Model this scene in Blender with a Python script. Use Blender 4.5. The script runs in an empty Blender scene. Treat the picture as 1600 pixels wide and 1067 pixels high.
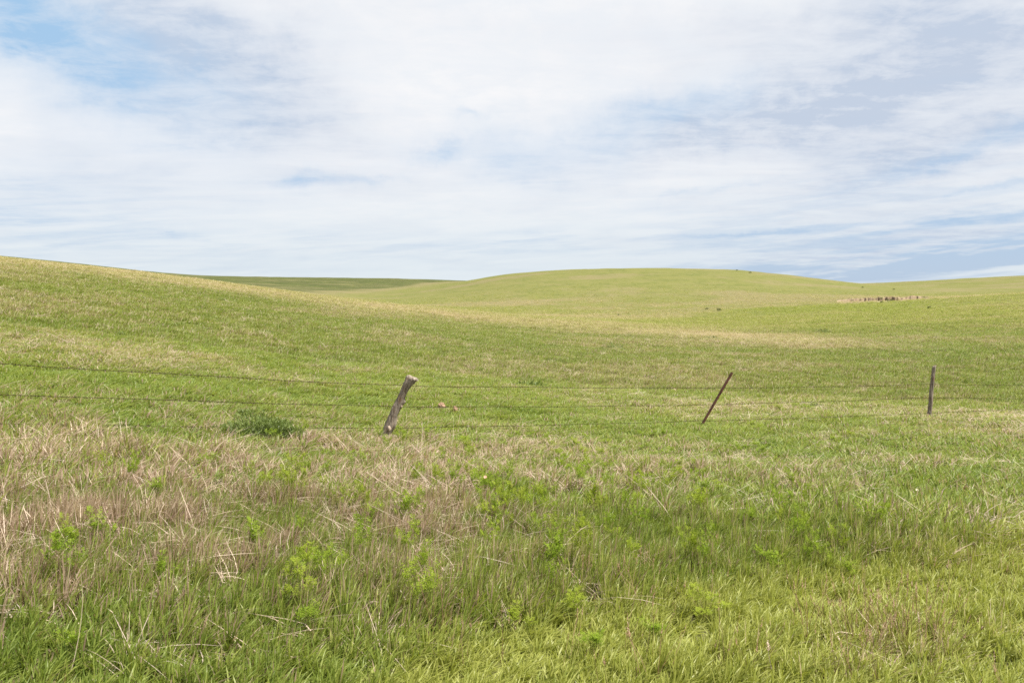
import bpy, math, random
import numpy as np
from mathutils import Vector

C = bpy.context.scene
COL = C.collection
PI = math.pi
random.seed(7)
RNG = np.random.default_rng(7)

# ------------------------------------------------------------------ camera
F = 1291.0            # focal length of the photograph in its own pixels (1600 wide)
EYE = 1.7
PITCH = math.atan((533.5 - 450.0) / F)
cam = bpy.data.cameras.new('camera')
cam.sensor_width = 36.0
cam.lens = 36.0 * F / 1600.0
cam.clip_start = 0.1
cam.clip_end = 20000
camo = bpy.data.objects.new('camera', cam)
COL.objects.link(camo)
camo.location = (0, 0, EYE)
camo.rotation_euler = (PI / 2 - PITCH, 0, 0)
C.camera = camo

# ------------------------------------------------------------------ light
EXPO = 1.2
SUN_DIR = Vector((0.62, -0.30, 1.15)).normalized()       # towards the sun
sun_el = math.asin(SUN_DIR.z)
sun_az = math.atan2(SUN_DIR.x, SUN_DIR.y)
sun = bpy.data.lights.new('sun', 'SUN')
sun.energy = 5.0
sun.angle = math.radians(1.2)
sun.color = (1.0, 0.955, 0.88)
suno = bpy.data.objects.new('sun', sun)
COL.objects.link(suno)
suno.location = (0, 0, 60)
suno.rotation_euler = SUN_DIR.to_track_quat('Z', 'Y').to_euler()
C.view_settings.view_transform = 'Standard'
C.view_settings.look = 'None'
C.view_settings.exposure = EXPO
C.view_settings.gamma = 1
C.view_settings.use_curve_mapping = False
C.cycles.max_bounces = 5
C.cycles.diffuse_bounces = 3
C.cycles.glossy_bounces = 1
C.cycles.transmission_bounces = 3
C.cycles.transparent_max_bounces = 4
C.cycles.use_denoising = False
C.cycles.pixel_filter_type = 'BLACKMAN_HARRIS'
C.cycles.filter_width = 1.6


def px_dir(x, y):
    """world direction through a photograph pixel"""
    dx = (x - 800.0) / F
    dv = (533.5 - y) / F
    cp, sp = math.cos(PITCH), math.sin(PITCH)
    return np.array([dx, cp + dv * sp, -sp + dv * cp])


def az_el(x, y):
    d = px_dir(x, y)
    return math.atan2(d[0], d[1]), math.atan2(d[2], math.hypot(d[0], d[1]))


def project(X, Y, Z):
    cp, sp = math.cos(PITCH), math.sin(PITCH)
    Z = Z - EYE
    dep = np.maximum(Y * cp - Z * sp, 0.05)
    up = Y * sp + Z * cp
    return 800 + F * X / dep, 533.5 - F * up / dep


class NT:
    """small helper for node trees"""
    def __init__(s, nt):
        s.nt = nt

    def n(s, t, **kw):
        nd = s.nt.nodes.new(t)
        for k, v in kw.items():
            if k.startswith('_'):
                setattr(nd, k[1:], v)
        return nd

    def put(s, sock, v):
        if isinstance(v, bpy.types.NodeSocket):
            s.nt.links.new(v, sock)
        elif v is not None:
            sock.default_value = v

    def m(s, op, a, b=None, c=None, clamp=False):
        nd = s.nt.nodes.new('ShaderNodeMath')
        nd.operation = op
        nd.use_clamp = clamp
        for i, v in enumerate((a, b, c)):
            if v is not None:
                s.put(nd.inputs[i], v)
        return nd.outputs[0]

    def mix(s, f, a, b, blend='MIX'):
        nd = s.nt.nodes.new('ShaderNodeMix')
        nd.data_type = 'RGBA'
        nd.blend_type = blend
        nd.clamp_factor = True
        s.put(nd.inputs[0], f)
        for i, v in ((6, a), (7, b)):
            if isinstance(v, tuple) and len(v) == 3:
                v = v + (1,)
            s.put(nd.inputs[i], v)
        return nd.outputs[2]

    def noise(s, vec, scale, detail=4, rough=0.55, dist=0.0, col=False):
        nd = s.nt.nodes.new('ShaderNodeTexNoise')
        s.put(nd.inputs['Vector'], vec)
        nd.inputs['Scale'].default_value = scale
        nd.inputs['Detail'].default_value = detail
        nd.inputs['Roughness'].default_value = rough
        nd.inputs['Distortion'].default_value = dist
        return nd.outputs[1 if col else 0]

    def ramp(s, v, a, b, lo=0.0, hi=1.0):
        nd = s.nt.nodes.new('ShaderNodeMapRange')
        nd.interpolation_type = 'SMOOTHSTEP'
        s.put(nd.inputs[0], v)
        nd.inputs[1].default_value = a
        nd.inputs[2].default_value = b
        nd.inputs[3].default_value = lo
        nd.inputs[4].default_value = hi
        return nd.outputs[0]


# ------------------------------------------------------------------ sky with thin high cloud
world = bpy.data.worlds.new('World')
C.world = world
world.use_nodes = True
wt = world.node_tree
wt.nodes.clear()
W = NT(wt)
SKY_K = 0.08
KD = 1.0 / (SKY_K * 2 ** EXPO)


def sc(r, g, b):
    return (r * KD, g * KD, b * KD)


tc = W.n('ShaderNodeTexCoord')
sep = W.n('ShaderNodeSeparateXYZ')
wt.links.new(tc.outputs['Generated'], sep.inputs[0])
dx, dy, dz = sep.outputs
az = W.m('ARCTAN2', dx, dy)
el = W.m('ARCSINE', dz)
# cloud deck: the direction carried up to a plane, so streaks shorten towards the horizon
den = W.m('ADD', W.m('MAXIMUM', dz, 0.0), 0.10)
cmb = W.n('ShaderNodeCombineXYZ')
W.put(cmb.inputs[0], W.m('DIVIDE', dx, den))
W.put(cmb.inputs[1], W.m('DIVIDE', dy, den))
deck = cmb.outputs[0]
mp = W.n('ShaderNodeMapping')
wt.links.new(deck, mp.inputs[0])
mp.inputs['Rotation'].default_value = (0, 0, math.radians(-28))
mp.inputs['Scale'].default_value = (0.55, 1.5, 1)
deck2 = mp.outputs[0]
n_big = W.noise(deck, 0.9, 6, 0.55, 0.5)
n_mid = W.noise(deck2, 2.1, 8, 0.6, 0.4)
n_fine = W.noise(deck, 5.2, 9, 0.68, 0.3)
wn = W.noise(tc.outputs['Generated'], 7.0, 8, 0.62, 0.0, col=True)
ws = W.n('ShaderNodeSeparateColor')
wt.links.new(wn, ws.inputs[0])
azw = W.m('ADD', az, W.m('MULTIPLY', W.m('SUBTRACT', ws.outputs[0], 0.5), 0.24))
elw = W.m('ADD', el, W.m('MULTIPLY', W.m('MULTIPLY', W.m('SUBTRACT', ws.outputs[1], 0.5), 0.13), W.ramp(el, 0.0, 0.2, 0.15, 1.0)))


def blob(x, y, sx, sy, ang=0.0, amp=1.0):
    a, e = az_el(x, y)
    u = W.m('SUBTRACT', azw, a)
    v = W.m('SUBTRACT', elw, e)
    ca, sa = math.cos(math.radians(ang)), math.sin(math.radians(ang))
    p = W.m('ADD', W.m('MULTIPLY', u, ca * F / sx), W.m('MULTIPLY', v, sa * F / sx))
    q = W.m('SUBTRACT', W.m('MULTIPLY', v, ca * F / sy), W.m('MULTIPLY', u, sa * F / sy))
    r2 = W.m('ADD', W.m('MULTIPLY', p, p), W.m('MULTIPLY', q, q))
    return W.m('MULTIPLY', W.m('EXPONENT', W.m('MULTIPLY', r2, -1.0)), amp)


def total(lst):
    o = lst[0]
    for b in lst[1:]:
        o = W.m('ADD', o, b)
    return o


blue = total([
    blob(30, 15, 120, 48, -25, 0.55),
    blob(110, 80, 250, 100, -25, 0.45),
    blob(190, 90, 110, 45, -25, 0.45),
    blob(-30, 325, 230, 60, 0, 0.50),
    blob(1000, 205, 150, 32, 12, 0.36),
    blob(1080, 175, 90, 26, 14, 0.25),
    blob(660, 238, 45, 18, 0, 0.55),
    blob(800, 245, 110, 40, 0, 0.42),
    blob(740, 188, 35, 8, 0, 0.35),
    blob(500, 280, 50, 13, 0, 0.6),
    blob(585, 276, 30, 7, 0, 0.40),
    blob(310, 371, 40, 6, 0, 0.55),
    blob(840, 370, 110, 22, 0, 0.30),
    blob(1460, 402, 290, 19, 4, 1.35),
    blob(1380, 426, 170, 10, 4, 1.1),
    blob(1540, 345, 220, 8, 4, 0.8),
    blob(1250, 357, 150, 5, 4, 0.60),
    blob(1450, 262, 120, 10, 14, 0.30),
    blob(1130, 300, 110, 7, 10, 0.30),
    blob(1540, 305, 90, 5, 8, 0.35),
    blob(1570, 225, 90, 14, 12, 0.30),
    blob(500, 385, 500, 22, 0, 0.28),
    blob(250, 425, 300, 9, 0, 0.25),
])
grey = total([
    blob(300, 70, 240, 80, -25, 0.95),
    blob(350, 190, 90, 25, 0, 0.45),
    blob(1330, 40, 260, 50, 6, 0.55),
    blob(1540, 105, 320, 95, 14, 0.72),
    blob(1330, 150, 170, 30, 12, 0.60),
    blob(1120, 210, 220, 42, 12, 0.62),
    blob(1480, 245, 170, 30, 12, 0.40),
    blob(960, 60, 320, 45, 0, 0.15),
    blob(1450, 390, 280, 34, 4, 0.70),
    blob(250, 290, 360, 35, 6, 0.18),
    blob(1450, 300, 300, 60, 10, 0.30),
])
cs = W.n('ShaderNodeCombineXYZ')
W.put(cs.inputs[0], W.m('MULTIPLY', az, 2.0))
W.put(cs.inputs[1], W.m('MULTIPLY', W.m('SUBTRACT', el, W.m('MULTIPLY', az, 0.07)), 24.0))
n_str = W.noise(cs.outputs[0], 2.9, 7, 0.6, 0.3)
lowm = W.ramp(el, 0.02, 0.17, 1.0, 0.0)
streak = W.m('MULTIPLY', W.ramp(n_str, 0.42, 0.60), W.m('MULTIPLY', lowm, W.ramp(az, 0.0, 0.40, 0.10, 1.0)))
mod = W.ramp(n_fine, 0.28, 0.72, 0.60, 1.25)
modm = W.ramp(n_mid, 0.2, 0.8, 0.75, 1.2)
smod = W.m('ADD', W.m('MULTIPLY', W.ramp(n_str, 0.38, 0.62, 0.0, 1.3), lowm), W.m('SUBTRACT', 1.0, lowm))
blue_f = W.m('MULTIPLY', W.m('MULTIPLY', W.m('MULTIPLY', blue, mod), modm), smod)
gap = W.ramp(n_mid, 0.50, 0.85, 0.0, 0.16)
gap = W.m('MULTIPLY', gap, W.ramp(n_fine, 0.35, 0.62))
blue_f = W.m('ADD', W.m('MULTIPLY', blue_f, 0.85), gap)
blue_f = W.m('ADD', blue_f, W.m('MULTIPLY', streak, 0.50), clamp=True)
grey_f = W.m('ADD', W.m('MULTIPLY', W.m('MULTIPLY', grey, W.ramp(n_mid, 0.25, 0.7, 0.45, 1.2)), W.ramp(n_fine, 0.30, 0.68, 0.55, 1.25)),
             W.ramp(n_big, 0.45, 0.80, 0.0, 0.30), clamp=True)
sky = W.n('ShaderNodeTexSky', _sky_type='NISHITA', _sun_disc=False)
sky.sun_elevation = sun_el
sky.sun_rotation = sun_az
sky.altitude = 900
sky.air_density = 1.0
sky.dust_density = 0.8
sky.ozone_density = 1.5
# thin veil between the clouds: mostly the clear sky, whitened
clear = W.mix(0.50, sky.outputs[0], sc(0.42, 0.60, 0.86))
veil = W.mix(W.ramp(el, 0.0, 0.30), sc(0.44, 0.56, 0.74), sc(0.38, 0.60, 0.83))
clear = W.mix(0.80, clear, veil)
cw = W.mix(W.ramp(n_fine, 0.3, 0.72), sc(0.87, 0.90, 0.94), sc(0.955, 0.955, 0.965))
cw = W.mix(W.ramp(el, 0.0, 0.16, 1.0, 0.0), cw, sc(0.77, 0.84, 0.885))
cloud = W.mix(grey_f, cw, sc(0.56, 0.64, 0.77))
skyc = W.mix(blue_f, cloud, clear)
bg = W.n('ShaderNodeBackground')
wt.links.new(skyc, bg.inputs[0])
bg.inputs[1].default_value = SKY_K
wo = W.n('ShaderNodeOutputWorld')
wt.links.new(bg.outputs[0], wo.inputs[0])

# ------------------------------------------------------------------ numpy value noise
def _hash(ix, iy, s):
    h = (ix.astype(np.int64) * 374761393 + iy.astype(np.int64) * 668265263 + s * 1442695041) & 0x7fffffff
    h = ((h ^ (h >> 13)) * 1274126177) & 0x7fffffff
    return ((h ^ (h >> 16)) & 0xffff) / 65535.0


def vnoise(x, y, s=0):
    ix, iy = np.floor(x), np.floor(y)
    fx, fy = x - ix, y - iy
    fx = fx * fx * (3 - 2 * fx)
    fy = fy * fy * (3 - 2 * fy)
    a, b = _hash(ix, iy, s), _hash(ix + 1, iy, s)
    c, d = _hash(ix, iy + 1, s), _hash(ix + 1, iy + 1, s)
    return (a + (b - a) * fx) * (1 - fy) + (c + (d - c) * fx) * fy


def fbm(x, y, sc_, oct_=4, s=0):
    o, amp, t = 0.0, 1.0, 0.0
    c, sn = math.cos(0.6), math.sin(0.6)
    x, y = np.asarray(x, float) * sc_, np.asarray(y, float) * sc_
    for k in range(oct_):
        o = o + amp * vnoise(x + 17.3 * k, y - 9.1 * k, s + k)
        t += amp
        amp *= 0.55
        x, y = (x * c - y * sn) * 2.03, (x * sn + y * c) * 2.03
    return o / t


def sstep(a, b, x):
    t = np.clip((x - a) / (b - a), 0, 1)
    return t * t * (3 - 2 * t)


# ------------------------------------------------------------------ the lie of the land
# along each bearing: how the ground lies (metres below the eye, then slope of the line of sight) at each distance
STOPS = [1.0, 3.8, 6.4, 9, 13, 20, 30, 45, 65, 90, 120, 160, 200, 240, 310, 400, 550, 720, 920, 1400, 5000]
# entries: ('z', metres relative to the eye) or picture height in the photograph
COLS = {
    -500: [-1.7, -1.7, -1.62, -1.5, -1.3, -0.9, -0.1, 405., 365., 352., 358., 362., 364., 364., 362., 360., 360., 364., 370., 420., 448.],
    0:    [-1.7, -1.7, -1.7, -1.70, -1.68, -1.47, -0.93, 441., 409., 402., 407., 411., 412., 411., 409., 406., 402., 399., 397.5, 430., 449.],
    150:  [-1.7, -1.72, -1.76, -1.80, -1.80, -1.62, -1.25, 459., 427., 417., 421., 426., 428., 428., 427., 424., 419., 415., 412.5, 435., 449.],
    300:  [-1.7, -1.75, -1.83, -1.93, -2.02, -1.85, -1.6, 478., 449., 434., 438., 445., 449., 450., 449., 446., 441., 435., 431., 440., 449.],
    450:  [-1.7, -1.75, -1.9, -2.05, -2.25, -2.2, -2.1, 500., 472., 455., 456., 461., 464., 465., 462., 455., 447., 437., 431., 440., 449.],
    600:  [-1.7, -1.75, -1.98, -2.2, -2.46, -2.5, -2.5, 517., 492., 476., 474., 479., 480., 477., 469., 460., 450., 440., 433., 440., 449.],
    700:  [-1.7, -1.75, -2.02, -2.25, -2.55, -2.7, -2.8, 533., 508., 487., 483., 486., 484., 476., 461., 447., 446., 442., 437., 441., 449.],
    800:  [-1.7, -1.75, -2.05, -2.3, -2.62, -2.85, -3.1, 545., 518., 498., 493., 494., 487., 470., 440., 422., 430., 438., 442., 446., 449.],
    900:  [-1.7, -1.75, -2.08, -2.34, -2.68, -2.95, -3.25, 550., 523., 506., 500., 498., 488., 469., 436., 418., 428., 438., 443., 446., 449.],
    1000: [-1.7, -1.75, -2.1, -2.36, -2.72, -3.02, -3.35, 553., 527., 512., 507., 500., 487., 468., 435., 414., 425., 438., 444., 446., 449.],
    1150: [-1.7, -1.75, -2.1, -2.38, -2.75, -3.08, -3.4, 556., 531., 518., 508., 495., 480., 464., 438., 417., 428., 438., 444., 446., 449.],
    1300: [-1.7, -1.75, -2.08, -2.36, -2.72, -3.05, -3.45, 558., 532., 514., 501., 486., 475., 466., 452., 437., 441., 444., 446., 447., 449.],
    1450: [-1.7, -1.74, -2.0, -2.3, -2.66, -2.98, -3.45, 558., 531., 511., 496., 480., 470., 466., 459., 453., 454., 443., 437.5, 444., 449.],
    1600: [-1.7, -1.73, -1.95, -2.22, -2.6, -2.92, -3.4, 556., 527., 505., 487., 468., 457., 459., 457., 452., 446., 431., 428., 444., 449.],
    2200: [-1.7, -1.72, -1.85, -2.1, -2.4, -2.8, -3.2, 548., 515., 490., 470., 452., 442., 444., 440., 430., 415., 408., 414., 435., 448.],
}
TAZ = np.linspace(-PI, PI, 1441)
TLR = np.linspace(math.log(0.8), math.log(8000), 520)
SL = np.log(np.array(STOPS))


def _table():
    azs, rows = [], []
    for x in sorted(COLS):
        v = COLS[x]
        a = math.atan((x - 800) / F)
        out = []
        for k, r in enumerate(STOPS):
            if v[k] < 0:
                out.append(v[k] / r)
            else:
                _, e = az_el(x, v[k])
                out.append(math.tan(e))
        azs.append(a)
        rows.append(out)
    flat = [-1.7 / r if r < 400 else -1.7 / r + 0.002 for r in STOPS]
    azs = [-PI, -PI * 0.62] + azs + [PI * 0.62, PI]
    rows = [flat, flat] + rows + [flat, flat]
    rows = np.array(rows) * 1.0
    # interpolate heights rather than slopes close by
    g = np.zeros((len(azs), len(TLR)))
    for i in range(len(azs)):
        zc = rows[i] * np.exp(SL)
        zr = np.interp(TLR, SL, zc) / np.exp(TLR)
        sl = np.interp(TLR, SL, rows[i])
        w = sstep(math.log(35), math.log(60), TLR)
        g[i] = zr * (1 - w) + sl * w
    full = np.zeros((len(TAZ), len(TLR)))
    for j in range(len(TLR)):
        full[:, j] = np.interp(TAZ, azs, g[:, j])
    full *= np.exp(TLR)[None, :]               # smooth heights

    def blur(a, sig, axis):
        n = int(sig * 3) + 1
        k = np.exp(-0.5 * (np.arange(-n, n + 1) / sig) ** 2)
        k /= k.sum()
        pad = [(0, 0), (0, 0)]
        pad[axis] = (n, n)
        ap = np.pad(a, pad, mode='edge')
        return np.apply_along_axis(lambda m: np.convolve(m, k, mode='valid'), axis, ap)
    scale = np.exp(TLR)[None, :]
    sl = full / scale
    sl = blur(sl, 5.5, 1)
    sl = blur(sl, 9, 0)
    return sl


TAB = _table()


def bank_r(a):
    """bearing -> distance of the lip of the eroded bank"""
    return 214.0 + 1.6 * np.sin(a * 95 + 1.0) + 3.5 * (fbm(a * 170, a * 0, 1.0, 3, 31) - 0.5)


BA0, BA1 = math.atan((1285 - 800) / F), math.atan((1462 - 800) / F)


def bank_w(a):
    t = (a - BA0) / (BA1 - BA0)
    return sstep(0.0, 0.30, t) * (1 - sstep(0.86, 1.0, t)) * (0.35 + 0.7 * fbm(a * 160, a * 0 + 3, 1.0, 3, 41))


def ground_z(X, Y):
    X = np.asarray(X, float)
    Y = np.asarray(Y, float)
    a = np.arctan2(X, Y)
    r = np.hypot(X, Y)
    lr = np.log(np.maximum(r, 0.81))
    fi = (a + PI) / (2 * PI) * (len(TAZ) - 1)
    fj = (lr - TLR[0]) / (TLR[-1] - TLR[0]) * (len(TLR) - 1)
    i = np.clip(fi.astype(int), 0, len(TAZ) - 2)
    j = np.clip(fj.astype(int), 0, len(TLR) - 2)
    fi = fi - i
    fj = np.clip(fj - j, 0, 1)
    s = (TAB[i, j] * (1 - fi) * (1 - fj) + TAB[i + 1, j] * fi * (1 - fj)
         + TAB[i, j + 1] * (1 - fi) * fj + TAB[i + 1, j + 1] * fi * fj)
    z = np.where(r < 1.2, -1.7, s * np.maximum(r, 0.81))
    # unevenness
    z = z + (fbm(X, Y, 0.55, 3, 3) - 0.5) * 0.16 * sstep(2, 6, r)
    z = z + (fbm(X, Y, 0.09, 3, 9) - 0.5) * 0.28 * sstep(25, 60, r)
    z = z + (fbm(X, Y, 0.022, 3, 19) - 0.5) * 1.5 * sstep(140, 260, r)
    # eroded bank
    w = bank_w(a)
    d = r - bank_r(a)
    z = z + w * 0.85 * (sstep(-0.4, 0.4, d) * (1 - sstep(4, 26, d))) - w * 0.30 * sstep(-15, -1, d) * (1 - sstep(-0.4, 0.4, d))
    return z + EYE


def hit(x, y, dmin=2.5, dmax=1500):
    """where the line of sight through a photograph pixel meets the ground"""
    d = px_dir(x, y)
    h = math.hypot(d[0], d[1])
    d = d / h
    rs = np.exp(np.linspace(math.log(dmin), math.log(dmax), 4000))
    zz = EYE + d[2] * rs - ground_z(d[0] * rs, d[1] * rs)
    k = np.argmax(zz < 0) if (zz < 0).any() else len(rs) - 1
    r = rs[k]
    return np.array([d[0] * r, d[1] * r, float(ground_z(d[0] * r, d[1] * r))])


def at_depth(x, y, Yd):
    d = px_dir(x, y)
    k = Yd / d[1]
    return Vector((d[0] * k, Yd, EYE + d[2] * k))


# ------------------------------------------------------------------ what grows where
RX = [-600, 0, 300, 450, 600, 700, 800, 900, 1000, 1150, 1300, 1600, 2200]
RY = [340, 402, 434, 456, 476, 486, 495, 503, 511, 521, 530, 545, 560]


def g2(px, py, x, y, sx, sy):
    return np.exp(-((px - x) / sx) ** 2 - ((py - y) / sy) ** 2)


def fields(X, Y, Z):
    px, py = project(X, Y, Z)
    r = np.hypot(X, Y)
    n0 = fbm(X, Y, 2.4, 3, 45)
    n1 = fbm(X, Y, 0.9, 4, 50)
    n2 = fbm(X, Y, 0.16, 4, 60)
    n3 = fbm(X, Y, 0.03, 4, 70)
    near = 1 - sstep(16, 24, r)
    ry = np.interp(px, RX, RY)
    # dead grass
    dry = 0.10 + 0.24 * sstep(0.50, 0.75, n2) + 0.24 * sstep(0.5, 0.8, n1)
    ditch = (1.2 * g2(px, py, 60, 855, 430, 155) + 0.95 * g2(px, py, 560, 810, 290, 115)
             + 0.34 * g2(px, py, 950, 745, 230, 60) + 0.30 * g2(px, py, 1280, 735, 190, 50)
             + 0.55 * g2(px, py, 1580, 685, 170, 38))
    dry = dry * (1 - 0.55 * near) + near * np.clip(ditch, 0, 1.1) * (0.16 + 0.20 * sstep(0.36, 0.62, n1) + 0.34 * sstep(0.42, 0.60, n0))
    dry = dry + near * 0.5 * g2(px, py, 1500, 1040, 260, 45) * sstep(0.42, 0.62, n1)
    dry = dry + near * 0.13 * sstep(0.35, 0.6, n0) * sstep(4.0, 6.0, r) * (1 - sstep(12, 16, r))
    # pale crest of the near rise
    under = py - ry
    ridge = np.exp(-((under - 5) / 10.0) ** 2) * sstep(35, 55, r) * (1 - sstep(115, 140, r)) * (1 - sstep(1200, 1500, px))
    dry = dry + ridge * (0.30 + 0.6 * n2)
    far = sstep(125, 170, r)
    dry = dry + far * (0.05 + 0.55 * sstep(0.46, 0.72, n3))
    dry = np.clip(dry, 0, 1)
    yel = 0.40 + 0.28 * (n2 - 0.5) + 0.28 * (n1 - 0.5)
    verge = sstep(-30, 60, py - np.interp(px, [0, 500, 800, 1100, 1600], [1200, 1120, 1000, 940, 850])) * near
    yel = yel * (1 - 0.25 * near) + 0.10 * near + 0.08 + 0.50 * verge + 0.25 * (n0 - 0.5) * near
    yel = yel + 0.07 * (1 - near) + 0.32 * sstep(55, 120, r) + 0.25 * ridge
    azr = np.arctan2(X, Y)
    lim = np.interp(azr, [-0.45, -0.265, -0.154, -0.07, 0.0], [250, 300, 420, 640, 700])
    cloud_shade = sstep(lim, lim * 1.25, r) * (1 - sstep(0.28, 0.36, azr))  # cloud shadow on the far left hill, painted into the turf colour
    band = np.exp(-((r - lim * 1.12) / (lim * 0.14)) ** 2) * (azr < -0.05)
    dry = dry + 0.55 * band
    yel = yel - 0.72 * cloud_shade
    dry = dry * (1 - 0.35 * cloud_shade)
    # green strip under the eroded bank
    gb = g2(px, py, 1330, 482, 170, 9) * sstep(120, 150, r)
    dry = np.clip(dry - 0.5 * gb, 0, 1)
    dry = dry * (1 - 0.5 * verge)
    arc = np.interp(px, [500, 800, 1100, 1600], [1110, 1010, 960, 890])
    yel = yel + 0.35 * near * np.exp(-((py - arc - 20) / 45.0) ** 2) * (px > 600)
    strip = near * np.exp(-((py - arc - 20) / 50.0) ** 2) * (px > 600)
    # height of the sward
    h = 0.07 + 0.09 * n1 + 0.10 * n0 + near * 0.13 * (1 - verge) * (0.5 + 1.0 * n0) * sstep(3.6, 5.2, r) * (1 - sstep(7.0, 14.5, r))
    h = h * (1 - 0.35 * strip)
    return dry * (1 - 0.6 * strip), np.clip(yel, 0, 1), h, verge


# ------------------------------------------------------------------ materials
def mat(name):
    m = bpy.data.materials.new(name)
    m.use_nodes = True
    m.node_tree.nodes.clear()
    return m, NT(m.node_tree)


def finish(T, shader):
    o = T.n('ShaderNodeOutputMaterial')
    T.nt.links.new(shader, o.inputs[0])


def leaf_shader(T, colr, trans=0.45, gloss=0.02, rough=0.5):
    d = T.n('ShaderNodeBsdfDiffuse')
    T.put(d.inputs[0], colr)
    t = T.n('ShaderNodeBsdfTranslucent')
    tcol = T.mix(1.0, colr, (1.0, 1.05, 0.55), 'MULTIPLY')
    T.put(t.inputs[0], tcol)
    m1 = T.n('ShaderNodeMixShader')
    m1.inputs[0].default_value = trans
    T.nt.links.new(d.outputs[0], m1.inputs[1])
    T.nt.links.new(t.outputs[0], m1.inputs[2])
    g = T.n('ShaderNodeBsdfGlossy')
    g.inputs[0].default_value = (1, 1, 1, 1)
    g.inputs['Roughness'].default_value = rough
    m2 = T.n('ShaderNodeMixShader')
    m2.inputs[0].default_value = gloss
    T.nt.links.new(m1.outputs[0], m2.inputs[1])
    T.nt.links.new(g.outputs[0], m2.inputs[2])
    return m2.outputs[0]


def attr(T, name, kind='GEOMETRY'):
    a = T.n('ShaderNodeAttribute')
    a.attribute_type = kind
    a.attribute_name = name
    return a.outputs['Fac']


G_DEEP = (0.102, 0.155, 0.024)
G_MID = (0.186, 0.236, 0.040)
G_YEL = (0.302, 0.318, 0.070)
TAN_L = (0.44, 0.335, 0.250)
TAN_D = (0.23, 0.150, 0.105)

M_grass, T = mat('grass blades')
rn = attr(T, 'rnd')
rn2 = attr(T, 'rnd2')
yl = attr(T, 'yel', 'INSTANCER')
dr = attr(T, 'dry', 'INSTANCER')
v = T.m('ADD', yl, T.m('MULTIPLY', T.m('SUBTRACT', rn, 0.5), 0.55), clamp=True)
gr = T.mix(T.ramp(v, 0.0, 0.5), G_DEEP, G_MID)
gr = T.mix(T.ramp(v, 0.45, 1.0), gr, G_YEL)
tn = T.mix(T.ramp(yl, 0.50, 0.9), T.mix(rn, TAN_D, TAN_L), T.mix(rn, (0.34, 0.27, 0.15), (0.56, 0.48, 0.30)))
isdry = T.m('LESS_THAN', rn2, dr)
colr = T.mix(isdry, gr, tn)
finish(T, leaf_shader(T, colr))

M_dry, T = mat('dead grass')
rn = attr(T, 'rnd')
orr = T.n('ShaderNodeObjectInfo').outputs['Random']
colr = T.mix(rn, (0.28, 0.19, 0.135), (0.66, 0.54, 0.42))
colr = T.mix(T.ramp(orr, 0.5, 1.0, 0, 0.6), colr, (0.40, 0.35, 0.29))
finish(T, leaf_shader(T, colr, 0.2, 0.03))

M_red, T = mat('reddish seed heads')
rn = attr(T, 'rnd')
finish(T, leaf_shader(T, T.mix(rn, (0.17, 0.085, 0.050), (0.36, 0.245, 0.15)), 0.25, 0.02))

M_rose, T = mat('young rose leaves')
rn = attr(T, 'rnd')
orr = T.n('ShaderNodeObjectInfo').outputs['Random']
colr = T.mix(rn, (0.10, 0.175, 0.020), (0.245, 0.315, 0.038))
colr = T.mix(T.ramp(orr, 0.3, 1.0, 0.0, 0.4), colr, (0.30, 0.32, 0.045))
finish(T, leaf_shader(T, colr, 0.42, 0.0))

M_bush, T = mat('dark bush leaves')
rn = attr(T, 'rnd')
finish(T, leaf_shader(T, T.mix(rn, (0.075, 0.115, 0.022), (0.17, 0.215, 0.050)), 0.25, 0.03))

M_sage, T = mat('far bush leaves')
rn = attr(T, 'rnd')
finish(T, leaf_shader(T, T.mix(rn, (0.10, 0.115, 0.040), (0.16, 0.175, 0.062)), 0.2, 0.02))

M_twig, T = mat('woody stems')
n = T.noise(T.n('ShaderNodeTexCoord').outputs['Object'], 40)
finish(T, leaf_shader(T, T.mix(n, (0.10, 0.06, 0.035), (0.20, 0.13, 0.08)), 0.0, 0.02))

M_petal, T = mat('rose petals')
rn = attr(T, 'rnd')
finish(T, leaf_shader(T, T.mix(rn, (0.72, 0.30, 0.30), (0.80, 0.46, 0.42)), 0.3, 0.03))
M_cream, T = mat('cream blossom')
rn = attr(T, 'rnd')
finish(T, leaf_shader(T, T.mix(rn, (0.60, 0.55, 0.30), (0.75, 0.72, 0.50)), 0.3, 0.03))


def principled(T, colr, rough=0.9, spec=0.2, bump=None, dist=0.01, strength=0.6, metal=0.0):
    p = T.n('ShaderNodeBsdfPrincipled')
    T.put(p.inputs['Base Color'], colr)
    T.put(p.inputs['Roughness'], rough)
    p.inputs['Specular IOR Level'].default_value = spec
    p.inputs['Metallic'].default_value = metal
    if bump is not None:
        b = T.n('ShaderNodeBump')
        T.put(b.inputs['Height'], bump)
        b.inputs['Distance'].default_value = dist
        b.inputs['Strength'].default_value = strength
        T.nt.links.new(b.outputs[0], p.inputs['Normal'])
    finish(T, p.outputs[0])


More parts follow.
